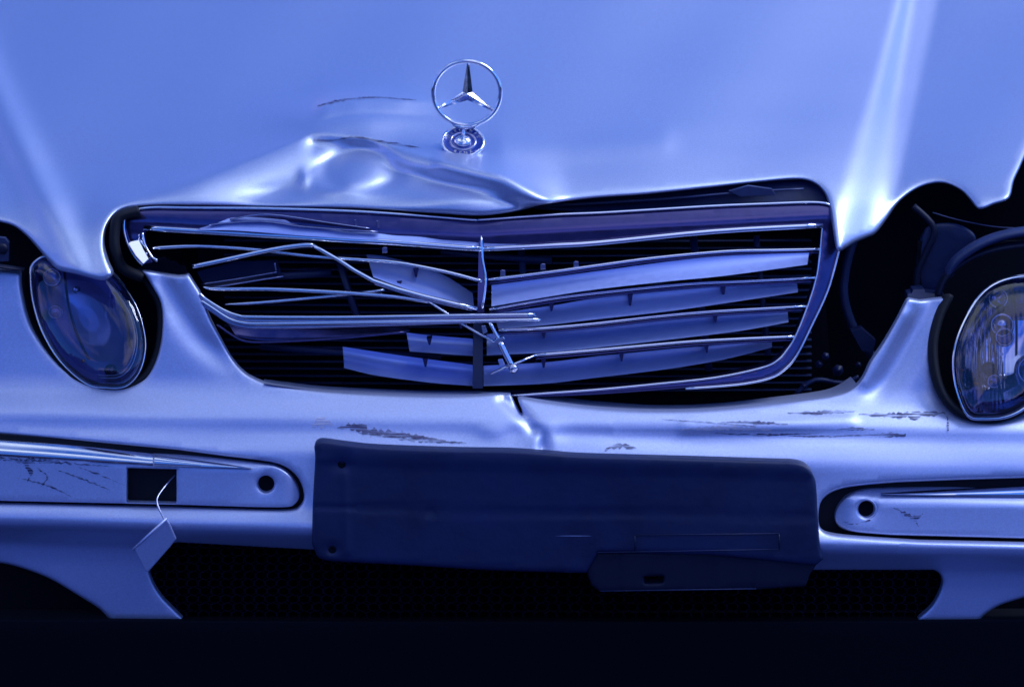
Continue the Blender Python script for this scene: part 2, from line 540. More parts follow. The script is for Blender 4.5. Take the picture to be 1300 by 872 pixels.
def hood_f(x, y):
    x = np.asarray(x, float); y = np.asarray(y, float)
    Y = hood_prof(y) + plan(x)
    # the raised crease lines to either side; outside them the hood falls away
    xr = 1098 + (240 - y) * 0.215 + np.where(y < 140, (140 - y) * 0.0, 0)
    s = x - xr
    w = np.interp(y, [-200, 0, 120, 240], [10, 12, 20, 36])
    Y = Y + np.interp(y, [-200, 0, 120, 240], [.026, .030, .038, .038]) * sstep((s + w) / (2 * w)) + 0.00004 * np.where(s > 0, s, 0) - 0.00045 * np.where(s > 40, s - 40, 0)
    xl = 92 - (285 - y) * 0.47
    s = xl - x
    Y = Y - 0.022 * np.exp(-0.5 * ((s - 20) / 17.0) ** 2) * (1 - 0.55 * sstep((y - 250) / 60))
    # broad soft channel inside the right crease
    # crumple: lower centre folded down, ridge running up to the ornament
    fold = [(130, 275), (250, 232), (330, 200), (400, 160), (430, 142)]
    yf = fold_y(x)
    d = y - yf
    Lw = fold_len(x)
    up_ = np.exp(np.minimum(d, 0) / 30)
    dn_ = 1 - sstep(np.clip(d / Lw, 0, 1) * 0.5 + 0.0) * 1.0
    dn_ = np.clip(1 - (np.sqrt(d * d + 9) - 3) / Lw, 0, 1)
    dn_ = dn_ * dn_ * (3 - 2 * dn_) * 0.4 + dn_ * 0.6
    Y = Y - fold_amp(x) * np.where(d < 0, up_, dn_)
    d = y - fold1_y(x)
    dn_ = np.clip(1 - (np.sqrt(d * d + 3) - 1.7) / 17, 0, 1)
    Y = Y - fold1_amp(x) * np.where(d < 0, np.exp(np.minimum(d, 0) / 14), dn_)
    rr = np.sqrt(((x - 457) / 42) ** 2 + ((y - 219) / 27) ** 2)
    Y = Y + 0.009 * np.exp(-0.5 * ((rr - 1) / 0.26) ** 2) * sstep((250 - y) / 20)
    Y = Y - 0.024 * gauss(x, y, 450, 148, 62, 15)          # pushed-up pad
    Y = Y + 0.008 * ridge(x, y, [(400, 184), (440, 181), (500, 190), (545, 200)], 8)
    Y = Y - 0.008 * gauss(x, y, 464, 214, 24, 16)
    Y = Y - 0.012 * gauss(x, y, 436, 238, 22, 9)
    Y = Y - 0.014 * gauss(x, y, 585, 254, 50, 10)
    Y = Y + 0.013 * gauss(x, y, 350, 245, 34, 12, -8)
    Y = Y - 0.007 * gauss(x, y, 386, 228, 5, 8)
    Y = Y - 0.004 * ridge(x, y, [(640, 186), (740, 188), (840, 180)], 12)
    Y = Y + 0.004 * gauss(x, y, 588, 190, 46, 20)
    # tongue beside the left headlight pinched in at its right side
    Y = Y - 0.016 * gauss(x, y, 150, 312, 24, 36)
    Y = Y - 0.006 * gauss(x, y, 84, 318, 20, 40)
    # slow waviness of beaten sheet
    Y = Y + 0.0016 * np.sin(x / 61.0 + 1.3) * np.sin(y / 37.0) + 0.0011 * np.sin(x / 33.0 + y / 47.0)
    Y = Y + np.where(x < 700, 0.13, 0.04) * ((x - 700) * MM) ** 2 * sstep((300 - y) / 100)
    return Y
hood_edge = smooth([(-130, 262), (-60, 268), (0, 282), (19, 288), (35, 301), (51, 319), (63, 333), (74, 343), (96, 348), (112, 352),
                    (128, 356), (138, 354), (143, 347), (137, 333), (132, 314), (133, 295), (140, 279), (151, 268), (168, 263),
                    (200, 261), (240, 261.5), (340, 263), (440, 265), (500, 268), (560, 271.5), (607, 274), (640, 271), (667, 266), (690, 260),
                    (752, 252), (820, 247), (907, 238), (962, 232), (1009, 228), (1032, 232), (1046, 244), (1053, 262), (1058, 290), (1063, 318),
                    (1072, 316), (1084, 309), (1100, 302), (1112, 296), (1126, 278), (1140, 258), (1160, 242), (1180, 234), (1200, 233), (1220, 242), (1232, 254),
                    (1243, 266), (1261, 260), (1281, 252), (1287, 230), (1297, 208), (1312, 170), (1345, 80), (1390, -60), (1440, -240)], 4)
hood_outline = np.vstack([hood_edge, [[-130, -240]]])
hood = panel('hood', hood_outline, hood_f, M['paint'], car, step=7, bstep=3, roll=8, rollmm=9, thick=0.012,
             extra=(300, 95, 760, 262, 3), label='silver hood with crumpled dented leading edge')

def on_hood(x, y, off=0.0):
    return float(hood_f(np.array([x]), np.array([y]))[0]) - off

# torn creases in the paint: thin slivers lying on the sheet
def sliver(name, pts, widths, f, mat, parent, off=0.0006, jag=0.5, label=None, seed=0):
    rnd = random.Random(seed)
    p = resample(smooth(pts, 6), 3.0, False)
    n = len(p)
    w = np.interp(np.linspace(0, 1, n), np.linspace(0, 1, len(widths)), widths)
    t = np.gradient(p, axis=0); nn = np.stack([-t[:, 1], t[:, 0]], -1); nn /= np.maximum(np.hypot(nn[:, 0], nn[:, 1]), 1e-6)[:, None]
    a, b = [], []
    for i in range(n):
        a.append(p[i] + nn[i] * w[i] * (0.5 + jag * (rnd.random() - 0.5)))
        b.append(p[i] - nn[i] * w[i] * (0.5 + jag * (rnd.random() - 0.5)))
    a, b = np.array(a), np.array(b)
    m_ = (a + b) / 2
    V = []
    for q in (a, m_, b):
        V += list(P(q[:, 0], q[:, 1], f(q[:, 0], q[:, 1]) - off))
    F = []
    for k in (0, 1):
        for i in range(n - 1):
            F.append((k * n + i, k * n + i + 1, (k + 1) * n + i + 1, (k + 1) * n + i))
    return mesh_obj(name, V, F, mat, parent, label=label)

sliver('paint_crease', [(403, 135), (420, 130), (445, 126), (480, 124), (528, 127)], [1.5, 3, 2, 1.6, 0.4], hood_f, M['scrape'], hood, seed=1, off=0.0015)
sliver('paint_crease', [(398, 178), (425, 178), (450, 174), (475, 178), (505, 183), (532, 187)], [2.4, 2.0, 2.6, 1.6, 3.0, 0.6], hood_f, M['scrape'], hood, seed=2, off=0.0015)
0 and sliver('paint_crease', [(700, 190), (760, 186), (835, 180)], [0.3, 0.9, 0.3], hood_f, M['scrape'], hood, seed=3, off=0.001)

# ------------------------------------------------------------------ hood ornament
orn = empty('hood_ornament', car)
orn['label'] = 'upright ringed three-pointed star on a round blue badge'
Yo = on_hood(588, 181) - 0.012
th = np.linspace(0, 2 * math.pi, 72, endpoint=False)
cx, cy = 592.5, 118.5
ringp = np.stack([cx + 42.6 * np.cos(th), cy + 40.6 * np.sin(th), np.full(72, Yo)], -1)
wire('ring', ringp, 6.0, 0.0060, M['chrome'], orn, closed=True, n=14)
def star_arm(tip, base_l, base_r, c, Y, amp=0.0045):
    """two-facet arm"""
    return [(tip[0], tip[1], Y), (base_l[0], base_l[1], Y), (c[0], c[1], Y - amp), (base_r[0], base_r[1], Y), (c[0], c[1], Y + amp)]
C0 = (593.5, 119.5)
b1, b2, b3 = (587.2, 117.0), (600.0, 117.0), (593.6, 127.5)
arms = [((593.2, 79.0), (595.4, 79.0), b1, b2), ((628.2, 140.2), (627.0, 142.6), b2, b3), ((559.2, 138.0), (558.0, 135.6), b3, b1)]
V, F = [], []
for tl_, tr_, l, r_ in arms:
    k = len(V)
    mid = ((tl_[0] + tr_[0]) / 2, (tl_[1] + tr_[1]) / 2)
    V += [P(*tl_, Yo), P(*mid, Yo - 0.0012), P(*tr_, Yo), P(*l, Yo), P(*C0, Yo - 0.0048), P(*r_, Yo), P(*mid, Yo + 0.0012), P(*C0, Yo + 0.0048)]
    F += [(k, k + 3, k + 4, k + 1), (k + 1, k + 4, k + 5, k + 2), (k, k + 6, k + 7, k + 3), (k + 6, k + 2, k + 5, k + 7), (k, k + 1, k + 2, k + 6)]
mesh_obj('star', V, F, M['chrome'], orn, smooth_shade=False)
# saddle, stem, foot
wire('saddle', [(574, 158.5, Yo), (583, 161, Yo - 0.001), (592, 162, Yo - 0.001), (601, 160.6, Yo - 0.001), (610, 157, Yo)], 6.5, 0.007, M['chrome'], orn, sm=4, taper=[0.35, 0.9, 1, 0.9, 0.35])
dn = Vector((0.02, -0.62, 0.78)).normalized()      # badge normal
bc = P(588.0, 181.0, Yo)
bc = Vector(bc) + Vector((0, -0.010, 0.0012))
lathe('badge', bc, dn, [(0.0223, -0.006), (0.0232, 0.0), (0.0228, 0.0016), (0.0212, 0.0022), (0.0204, 0.0012), (0.0133, 0.0012)], M['badge'], orn, n=48)
lathe('badge_rim', bc, dn, [(0.0219, -0.004), (0.0238, 0.0004), (0.0236, 0.0016), (0.0222, 0.0026), (0.0208, 0.0021), (0.0205, 0.0010)], M['chrome'], orn, n=48)
lathe('badge_ring', bc, dn, [(0.0148, 0.0010), (0.0142, 0.0024), (0.0126, 0.0026), (0.0118, 0.0012)], M['chrome_dull'], orn, n=40)
lathe('badge_centre', bc, dn, [(0.0120, 0.0012), (0.0, 0.0013)], M['badge'], orn, n=32)
lathe('stem_foot', bc, dn, [(0.0086, 0.0012), (0.0090, 0.0030), (0.0070, 0.0046), (0.0042, 0.0060), (0.0, 0.0066)], M['chrome'], orn, n=28)
wire('stem', [(588.6, 178, Yo - 0.003), (588.4, 170, Yo - 0.001), (590.2, 161, Yo)], 6.6, 0.006, M['chrome'], orn, sm=4, taper=[1.35, 0.9, 0.7], n=14)
# lettering round the badge (written on the real one)
ta = (Vector((1, 0, 0)) - dn * dn.x).normalized(); tb = dn.cross(ta)
from mathutils import Matrix
def letters(word, a0, a1, flip):
    for i, ch in enumerate(word):
        a = R(a0 + (a1 - a0) * (i + 0.5) / len(word))
        cu = bpy.data.curves.new('letter', 'FONT'); cu.body = ch; cu.size = 0.0050; cu.extrude = 0.0002
        cu.align_x = 'CENTER'; cu.align_y = 'CENTER'
        tmp = bpy.data.objects.new('tmp', cu)
        dg = bpy.context.evaluated_depsgraph_get()
        me = bpy.data.meshes.new_from_object(tmp.evaluated_get(dg)) if False else None
        col.objects.link(tmp)
        dg = bpy.context.evaluated_depsgraph_get(); dg.update()
        me = bpy.data.meshes.new_from_object(tmp.evaluated_get(dg))
        bpy.data.objects.remove(tmp)
        me.materials.clear(); me.materials.append(M['steel'])
        o = bpy.data.objects.new('letter', me)
        link(o, orn)
        rad = 0.0173
        pos = bc + ta * (rad * math.cos(a)) + tb * (rad * math.sin(a)) + dn * 0.0014
        rdir = (ta * math.cos(a) + tb * math.sin(a)) * (-1 if flip else 1)
        xdir = rdir.cross(dn)
        mt = Matrix((xdir, rdir, dn)).transposed().to_4x4(); mt.translation = pos
        o.matrix_world = mt
letters('MERCEDES', 165, 15, False)
letters('BENZ', 232, 308, True)

# ------------------------------------------------------------------ front bumper
bump_prof = profile([(250, 0.085), (330, 0.062), (400, 0.046), (450, 0.036), (485, 0.028), (503, 0.019), (520, 0.004), (532, -0.006), (547, -0.009),
                     (574, -0.026), (600, -0.030), (645, -0.037), (671, -0.052), (680, -0.046), (690, -0.022), (700, -0.006),
                     (720, 0.000), (760, 0.004), (800, 0.009), (880, 0.020)], 3)
def bump_f(x, y):
    x = np.asarray(x, float); y = np.asarray(y, float)
    dy = np.interp(x, [-100, 0, 400, 700, 900, 1040, 1300, 1420], [-16, -12, 0, 8, 12, 20, 26, 28])
    wlow = sstep((y - 560) / 60)
    Y = bump_prof(y - dy * (0.55 + 0.45 * wlow)) + plan(x)
    # pillars: each a rounded bridge between headlight and grille
    Y = Y + 0.009 * ridge(x, y, [(205, 355), (222, 385), (250, 425), (290, 468)], 11) * sstep((492 - y) / 60)
    Y = Y + 0.010 * ridge(x, y, [(1180, 385), (1160, 420), (1135, 465), (1112, 500)], 12) * sstep((520 - y) / 40)
    Y = Y - 0.004 * ridge(x, y, [(1148, 400), (1120, 450), (1100, 485)], 7)
    # dents along the upper roll
    Y = Y + 0.007 * ridge(x, y, [(640, 505), (664, 528), (678, 545)], 5)
    Y = Y + 0.008 * gauss(x, y, 690, 566, 4.5, 11) - 0.005 * gauss(x, y, 690, 552, 16, 12)
    Y = Y - 0.004 * gauss(x, y, 625, 548, 16, 7)
    Y = Y + 0.003 * gauss(x, y, 860, 560, 90, 7, 3) + 0.003 * gauss(x, y, 1010, 552, 80, 6)
    Y = Y - 0.003 * ridge(x, y, [(870, 543), (980, 540), (1080, 533)], 5)
    Y = Y + 0.0025 * gauss(x, y, 250, 565, 60, 10)
    Y = Y + 0.0008 * np.sin(x / 43.0) * np.sin(y / 21.0)
    return Y
hl_left_cut = smooth([(26, 346), (27, 368), (35, 404), (48, 430), (67, 455), (87, 473), (109, 487), (135, 493.5), (160, 492), (183, 479),
                      (196, 461), (204, 436), (206.5, 407), (204, 384), (194, 365), (186, 352), (180, 344)], 4)
hl_right_cut = smooth([(1202.5, 378), (1192.5, 398), (1185, 426), (1184, 451), (1188.5, 479), (1198.5, 503), (1216, 521), (1237, 530),
                       (1261, 531), (1281, 526), (1300, 517), (1330, 498), (1362, 455), (1380, 400), (1384, 372)], 4)
top_edge = smooth([(239, 348), (248, 362), (255, 374), (266, 403), (280, 430), (293, 453), (306, 469), (320, 479), (346, 488), (406, 496), (470, 500),
                   (540, 502.5), (600, 502), (630, 500), (648, 501)], 4)
crack = np.array([(651, 508), (655, 515), (661, 526), (664, 527), (662, 519), (659, 512), (657, 504)])
top_edge2 = smooth([(662, 505), (700, 511), (760, 518), (833, 521.5), (907, 519.5), (980, 512.5), (1017, 508), (1053, 503), (1079, 495), (1094, 481),
                    (1105, 459), (1120, 437), (1136, 410), (1150, 383)], 4)
bumper_outline = np.vstack([[(-120, 339), (-40, 341), (0, 342), (20, 344)], hl_left_cut, [(190, 345), (205, 347.5), (225, 350.5), (234, 350)], top_edge, crack,
                            top_edge2, [(1153, 379), (1168, 382), (1190, 379)], hl_right_cut,
                            [(1420, 368), (1425, 740)],
                            smooth([(1300, 758), (1269, 768), (1250, 780), (1242, 789)], 4), [(1163, 789)],
                            smooth([(1167, 783), (1183, 768), (1193, 750), (1196, 735), (1188, 724), (1170, 723)], 4),
                            [(1093, 723), (1031, 723), (880, 718), (700, 710), (391, 697), (300, 692), (226, 688)],
                            smooth([(205, 692), (193, 703), (188, 716), (190, 728), (196, 743), (207, 759), (220, 772), (231, 783)], 4),
                            [(235, 789), (142, 789)],
                            smooth([(131, 777), (123, 770), (97, 754), (65, 735), (32, 722), (0, 714), (-60, 706), (-120, 702)], 4)])
groove_l = np.vstack([[(-100, 542), (0, 551), (97, 559), (194, 568), (226, 571)],
                      smooth([(291, 579.5), (342, 586), (365, 594), (380, 609), (386, 629), (381, 642), (368, 648), (323, 648)], 4),
                      [(226, 645), (0, 640), (-100, 638)]])
groove_r = np.vstack([[(1400, 604), (1300, 606.5), (1217, 609)],
                      smooth([(1139, 612), (1093, 616), (1062, 622), (1044, 634), (1039, 653), (1042, 671), (1056, 678), (1093, 682), (1167, 687)], 4),
                      [(1300, 690), (1400, 692)]])
bumper = panel('front_bumper', bumper_outline, bump_f, M['bumper_paint'], car, holes=[groove_l, groove_r], step=7, bstep=3,
               roll=5, rollmm=5, thick=0.010, extra=(600, 495, 780, 585, 4), label='silver front bumper, scraped and cracked in the middle')

# dark inner ledge behind the top edge of the bumper, and the torn stubs on top of both pillars
def ledge(pts_low, pts_up, back, name='bumper_lip', mat='bumper_paint'):
    return sheet(name, pts_up, pts_low, lambda x: float(bump_f(x, 505)) + back, lambda x: float(bump_f(x, 505)) + 0.007,
                 M[mat], bumper, nu=70, nv=4, thick=0.002)
ledge([(335, 487), (400, 496), (470, 500), (540, 503), (600, 503), (648, 503)], [(335, 481), (400, 489), (470, 493), (540, 496), (600, 496.5), (648, 497)], 0.055)
ledge([(662, 508), (700, 514), (760, 521), (833, 525), (907, 523), (980, 516), (1053, 507), (1090, 490)],
      [(662, 498), (700, 502), (760, 509), (833, 514), (907, 512), (980, 504), (1050, 494), (1080, 478)], 0.05)
prism('broken_stub', [(180, 344), (183, 334), (189, 327), (196, 324), (203, 328), (209, 326), (215, 331), (223, 332), (229, 337), (234, 337), (239, 349), (225, 351), (203, 348)],
      lambda a, b: 0.082 + plan(200) + (349 - b) * 0.0013, 0.03, M['chrome_dull'], bumper)
prism('broken_stub', [(1152, 381), (1152, 373), (1158, 372), (1159, 368), (1174, 367), (1175, 371), (1188, 373), (1200, 376), (1202, 378), (1185, 381), (1168, 383)],
      lambda a, b: 0.088 + plan(1180) + (380 - b) * 0.0012, 0.03, M['navy'], bumper)

# rub strips ---------------------------------------------------------------
lineL = lambda x: np.interp(x, [-120, 0, 194, 318, 345, 386], [572, 578, 590, 594, 592, 590])
def strip_l_f(x, y):
    base = -0.031 + plan(x)
    yl = lineL(x)
    up = np.maximum(yl - y, 0)
    Y = base + up * MM * 1.25 + np.maximum(y - yl, 0) * MM * -0.12
    Y = Y + 0.006 * sstep((x - 352) / 34) ** 2 + 0.0016 * gauss(x, y, 338, 614, 17, 17)
    return Y
strip_l_out = np.vstack([[(-98, 549), (0, 555.5), (97, 562.5), (194, 572), (226, 575)],
                         smooth([(291, 583), (338, 589.5), (360, 597), (374, 611), (380, 629), (375, 639), (364, 643.5), (323, 643.5)], 4),
                         [(226, 640.5), (0, 635.5), (-98, 634)]])
circ = lambda cx, cy, r_, n=28: np.stack([cx + r_ * np.cos(np.linspace(0, 2 * math.pi, n, endpoint=False)), cy + r_ * np.sin(np.linspace(0, 2 * math.pi, n, endpoint=False))], -1)
rect_hole = np.array([(161.5, 594), (224, 595.5), (224, 639), (161, 637.5)])
panel('rub_strip', strip_l_out, strip_l_f, M['bumper_paint'], bumper, holes=[rect_hole, circ(337.5, 614, 11.5)], step=6, bstep=2.5, roll=3, rollmm=2.2, thick=0.012,
      label='left rub strip with a missing square cover')
panel('strip_groove', groove_l, lambda x, y: -0.016 + plan(x), M['rubber'], bumper, step=14, bstep=8, roll=1, rollmm=0, thick=0.002)
sheet('chrome_insert', [(-98, 550), (0, 557), (97, 564), (194, 573.5)], [(-98, 570), (0, 576), (97, 582), (194, 588.5)],
      lambda x: float(strip_l_f(x, lineL(x) - 15)) - 0.002, lambda x: float(strip_l_f(x, lineL(x))) - 0.003, M['chrome'], bumper, nu=40, nv=6, bulge=-0.0015, thick=0.002)
wire('seam', [(-98, 572, -0.034 + plan(-98)), (0, 577.5, -0.034 + plan(0)), (97, 583.5, -0.034 + plan(97)), (194, 590, -0.034 + plan(194))], 2.2, 0.002, M['scrape'], bumper)
sheet('chrome_insert', [(196, 578), (240, 583), (290, 589), (319, 593)], [(196, 591.5), (240, 592.5), (290, 593.8), (319, 594.2)],
      lambda x: float(strip_l_f(x, lineL(x) - 7)) - 0.004, lambda x: float(strip_l_f(x, lineL(x))) - 0.0045, M['chrome'], bumper, nu=24, nv=6, bulge=-0.003, thick=0.003)
def hole_rim(x, y, Y, r_=13):
    lathe('hole_rim', P(x, y, Y), (0, -1, 0.1), [(r_ * MM * 1.08, -0.001), (r_ * MM, 0.0012), (r_ * MM * 0.9, 0.0012), (r_ * MM * 0.80, -0.002), (r_ * MM * 0.78, -0.014), (0, -0.014)], M['bumper_paint'], bumper, n=32)
    lathe('hole_plug', P(x, y, Y + 0.010), (0, -1, 0.1), [(r_ * MM * 0.8, 0), (0, 0.0005)], M['void'], bumper, n=24)
hole_rim(337.5, 614, -0.0285 + plan(337))
lineR = lambda x: np.interp(x, [1040, 1080, 1119, 1200, 1300, 1420], [632, 632, 637, 638, 641, 645])
def strip_r_f(x, y):
    base = -0.030 + plan(x)
    yl = lineR(x)
    up = np.maximum(yl - y, 0)
    Y = base + up * MM * 1.1 + np.maximum(y - yl, 0) * MM * -0.12
    return Y + 0.008 * sstep((1096 - x) / 36) ** 2 + 0.0016 * gauss(x, y, 1100, 646, 17, 17)
strip_r_out = np.vstack([[(1398, 609), (1300, 611.5), (1217, 614)],
                         smooth([(1139, 617), (1100, 620), (1080, 627), (1066, 639), (1060, 653), (1062, 665), (1072, 672), (1093, 676), (1130, 679)], 4),
                         [(1300, 683.5), (1398, 685)]])
panel('rub_strip', strip_r_out, strip_r_f, M['bumper_paint'], bumper, holes=[circ(1100, 646, 11.5)], step=6, bstep=2.5, roll=4, rollmm=3, thick=0.012,
      label='right rub strip with a round hole near its dirty end')
panel('strip_groove', groove_r, lambda x, y: -0.012 + plan(x), M['rubber'], bumper, step=14, bstep=8, roll=1, rollmm=0, thick=0.002)
hole_rim(1100, 646, -0.0275 + plan(1100))
sheet('chrome_insert', [(1119, 625), (1200, 621), (1300, 616), (1398, 612)], [(1119, 627.5), (1200, 629), (1300, 631), (1398, 633)],
      lambda x: float(strip_r_f(x, 621)) - 0.0035, lambda x: float(strip_r_f(x, 630)) - 0.0035, M['chrome'], bumper, nu=30, nv=6, bulge=-0.002, thick=0.002)

# scrapes on the bumper skin
sc = [([(428, 543), (450, 541), (470, 548), (500, 550), (540, 556), (566, 559)], [1, 6, 5, 4, 3, .6], 'rust'),
      ([(455, 549), (500, 555), (550, 560), (592, 562)], [0.5, 1.8, 2.4, 0.5], 'scrape'),
      ([(396, 541), (408, 537), (422, 541)], [3, 9, 2], 'bare'),
      ([(768, 572), (778, 566), (792, 566), (808, 569)], [0.8, 4.5, 3.0, 0.6], 'scrape'),
      ([(915, 536), (960, 536), (1000, 538)], [0.6, 2.6, 0.7], 'scrape'),
      ([(840, 532), (900, 536), (960, 541)], [0.3, 1.0, 0.3], 'scrape'),
      ([(1090, 526), (1130, 527), (1165, 526), (1200, 524)], [1, 3.2, 5.5, 1.5], 'scrape'),
      ([(1000, 524), (1040, 524), (1085, 522)], [0.6, 3.0, 0.8], 'scrape'),
      ([(1062, 545), (1080, 544), (1110, 545)], [0.6, 2.2, 0.6], 'scrape'),
      ([(1085, 553), (1120, 552), (1150, 552)], [0.4, 3.0, 2.4], 'scrape'),
      ([(1000, 553), (1050, 554), (1090, 552)], [0.3, 1.4, 0.4], 'scrape'),
      ([(900, 549), (960, 552), (1040, 550)], [0.3, 1.6, 0.4], 'scrape'),
      ([(1202, 528), (1204, 540), (1203, 550)], [0.6, 2.0, 0.5], 'scrape'),
      ([(864, 545), (920, 543), (980, 546)], [1, 4, 1], 'bare'),
      ([(1187, 452), (1188, 462), (1190, 470)], [1, 3.2, 1], 'scrape')]
for i, (pts, w, mt) in enumerate(sc):
    sliver('scratch', pts, [v * 1.6 for v in w], bump_f, M[mt], bumper, seed=10 + i, jag=0.7, off=0.0007)
for i, (pts, w) in enumerate([([(0, 583), (30, 585), (45, 588)], [2, 4, 1]), ([(30, 588), (40, 600), (34, 612)], [5, 4, .5]), ([(45, 592), (60, 605), (52, 618)], [1, 2.5, .5]),
                              ([(70, 596), (100, 606), (140, 622)], [.6, 2.2, .4]), ([(0, 580), (40, 584), (90, 588), (140, 592)], [3, 5, 2, .5]), ([(20, 606), (60, 616), (90, 630)], [.6, 2, .5]), ([(100, 593), (130, 604), (158, 616)], [.5, 1.8, .5])]):
    sliver('scratch', pts, w, strip_l_f, M['scrape'], bumper, seed=40 + i, jag=1.2, off=0.0007)
for i, (pts, w) in enumerate([([(1134, 644), (1148, 651), (1160, 658), (1172, 652)], [1, 3, 4, 1]), ([(1160, 655), (1166, 668)], [2, .6]), ([(1070, 662), (1085, 664), (1105, 660)], [1, 3, 1])]):
    sliver('scratch', pts, w, strip_r_f, M['scrape'], bumper, seed=50 + i, jag=1.2, off=0.0007)

# ------------------------------------------------------------------ licence plate holder
pl = empty('plate_holder', car)
pl['label'] = 'empty dark licence plate holder'
def plate_f(x, y):
    Y = -0.052 + 0.12 * ((x - 690) * MM) ** 2
    Y = Y + 0.0016 * ridge(x, y, [(400, 643), (560, 648), (760, 651), (1030, 655)], 2.2)
    Y = Y - 0.002 * sstep((590 - (y - (x - 400) * 0.028)) / 8) + 0.0014 * np.sin(x / 90.0) * np.sin(y / 50.0)
    Y = Y + 0.0035 * gauss(x, y, 434, 589, 8, 6) + 0.003 * gauss(x, y, 422, 697, 6, 5) + 0.003 * gauss(x, y, 545, 649, 3, 3)
    Y = Y - 0.002 * ridge(x, y, [(438, 600), (440, 700)], 3)
    return Y
plate_out = np.vstack([smooth([(396, 690), (397, 640), (400, 583), (399, 566), (404, 560), (414, 559.5), (440, 563), (480, 567), (580, 570.5), (646, 571.5), (700, 575), (740, 578),
                    (866, 581.5), (980, 585), (1008, 586), (1024, 591), (1032, 602), (1036, 615), (1038, 650), (1041, 690), (1044, 704)], 4),
                    [(1046, 709), (1036, 717), (1020, 716), (900, 704), (760, 702), (745, 727)],
                    smooth([(700, 726), (613, 723), (500, 716), (420, 712), (402, 706)], 4)])
panel('plate', plate_out, plate_f, M['navy'], pl, step=7, bstep=3, roll=5, rollmm=5, thick=0.016, extra=(405, 575, 450, 710, 4))
def plate2_f(x, y):
    return -0.046 + 0.12 * ((x - 690) * MM) ** 2 + 0.0022 * np.sin(x / 27.0) * (np.abs(np.sin(x / 27.0)) > 0.8)
panel('plate_bracket', [(742, 700), (745, 728), (751, 742), (762, 751), (850, 750), (960, 748), (1000, 745), (1023, 744), (1028, 729), (1036, 717), (1043, 706), (1000, 700), (860, 700)],
      plate2_f, M['black'], pl, holes=[[(818, 732), (842, 731), (842, 739), (818, 740)]], step=7, bstep=3, roll=4, rollmm=4, thick=0.02)
for a, b, c, d in ((758, 701, 990, 697), (806, 680, 806, 698), (989, 678, 990, 697), (806, 679, 989, 677), (762, 750, 960, 747)):
    wire('raised_edge', [(a, b, float(plate_f(a, b)) - 0.0005), ((a + c) / 2, (b + d) / 2, float(plate_f((a + c) / 2, (b + d) / 2)) - 0.0005), (c, d, float(plate_f(c, d)) - 0.0005)], 1.6, 0.002, M['navy'], pl)
for x, y in ((434, 589), (422, 697)):
    lathe('screw', P(x, y, float(plate_f(x, y)) - 0.0002), (0, -1, 0), [(0.0042, -0.001), (0.0040, 0.0012), (0.0028, 0.0016), (0.0020, 0.0004), (0, 0.0004)], M['void'], pl, n=14)

# ------------------------------------------------------------------ grille
gr = empty('grille', car)
gr['label'] = 'smashed chrome radiator grille with bent strips'
def gY(x, y, off=0.0):
    return 0.048 + 0.20 * ((x - 614) * MM) ** 2 + (500 - y) * MM * 0.28 + off
outer = [(181, 337), (170, 324), (162, 308), (157.5, 290), (160, 274), (173, 266.5), (196, 263.5), (240, 264), (340, 265), (440, 268), (500, 271.5), (560, 276)]
outer2 = [(607, 279), (620, 278.5), (706, 272.5), (760, 270.3), (833, 266), (907, 261.5), (980, 258.5), (1031, 257), (1053, 260), (1066, 271), (1070, 291),
          (1063, 327), (1050, 371), (1031, 412), (1013, 448), (998, 467), (976, 480), (936, 488), (870, 493), (760, 501), (650, 506)]
inner = [(650, 500), (760, 493), (833, 486), (907, 477), (962, 465), (985, 455), (997, 441), (1007, 426), (1020, 395), (1033, 355), (1039, 318), (1042, 288),
         (907, 297), (760, 311.5), (618, 319), (606, 319), (500, 309), (306, 298.5), (196, 292), (187, 293), (185, 302), (189, 318), (195, 333)]
def frame_f(x, y):
    Y = gY(x, y)
    return Y - 0.004 * np.exp(-0.5 * ((y - np.interp(x, [160, 606, 1045], [278, 297, 275])) / 9) ** 2)
fo = np.vstack([smooth(outer, 3), smooth(outer2, 3), smooth(inner[:11], 3), inner[11:16], smooth(inner[16:], 3)])
panel('grille_frame', fo, frame_f, M['frame'], gr, step=6, bstep=2.5, roll=4, rollmm=3, thick=0.014)
def strip(pts, w, off=-0.003, mat='chrome', sm=4, name='chrome_strip', h=0.006, taper=None, Yf=None, power=2.6, label=None):
    pp = [(a, b, (gY(a, b) if len(q) == 2 else q[2]) + off) for q in pts for a, b in [q[:2]]]
    return wire(name, pp, w, h, M[mat], gr, sm=sm, taper=taper, power=power, label=label)
strip(outer + [(590, 278.5), (606, 279.5)], 3.6, -0.001)
strip(outer2[:19], 3.6, -0.001)
strip([(183, 289.5), (306, 297), (440, 305), (500, 308), (613, 316.5)], 7.5, -0.005)
strip([(612, 316.5), (700, 312), (760, 308.5), (907, 294), (1044, 286.5)], 7.0, -0.005)
strip([(1044, 286), (1041, 320), (1035, 357), (1022, 397), (1009, 428), (999, 444), (987, 457), (965, 467), (907, 479), (833, 487), (760, 494), (690, 499), (650, 502)], 3.2, -0.002)
# left end: highlight on the frame corner, modelled as a tilted chrome block
prism('corner_highlight', [(162, 309), (166, 306), (176, 304), (182, 317), (189, 329), (182, 336), (172, 325)], lambda a, b: 0.094 - (b - 304) * 0.0007 - (a - 162) * 0.0003, 0.02, M['chrome'], gr, bev=0.001)
strip([(181, 296), (184, 310), (192, 325), (200, 331)], 4, -0.008)
strip([(176, 298), (179, 308), (186, 322)], 3, -0.008, mat='chrome_dull')
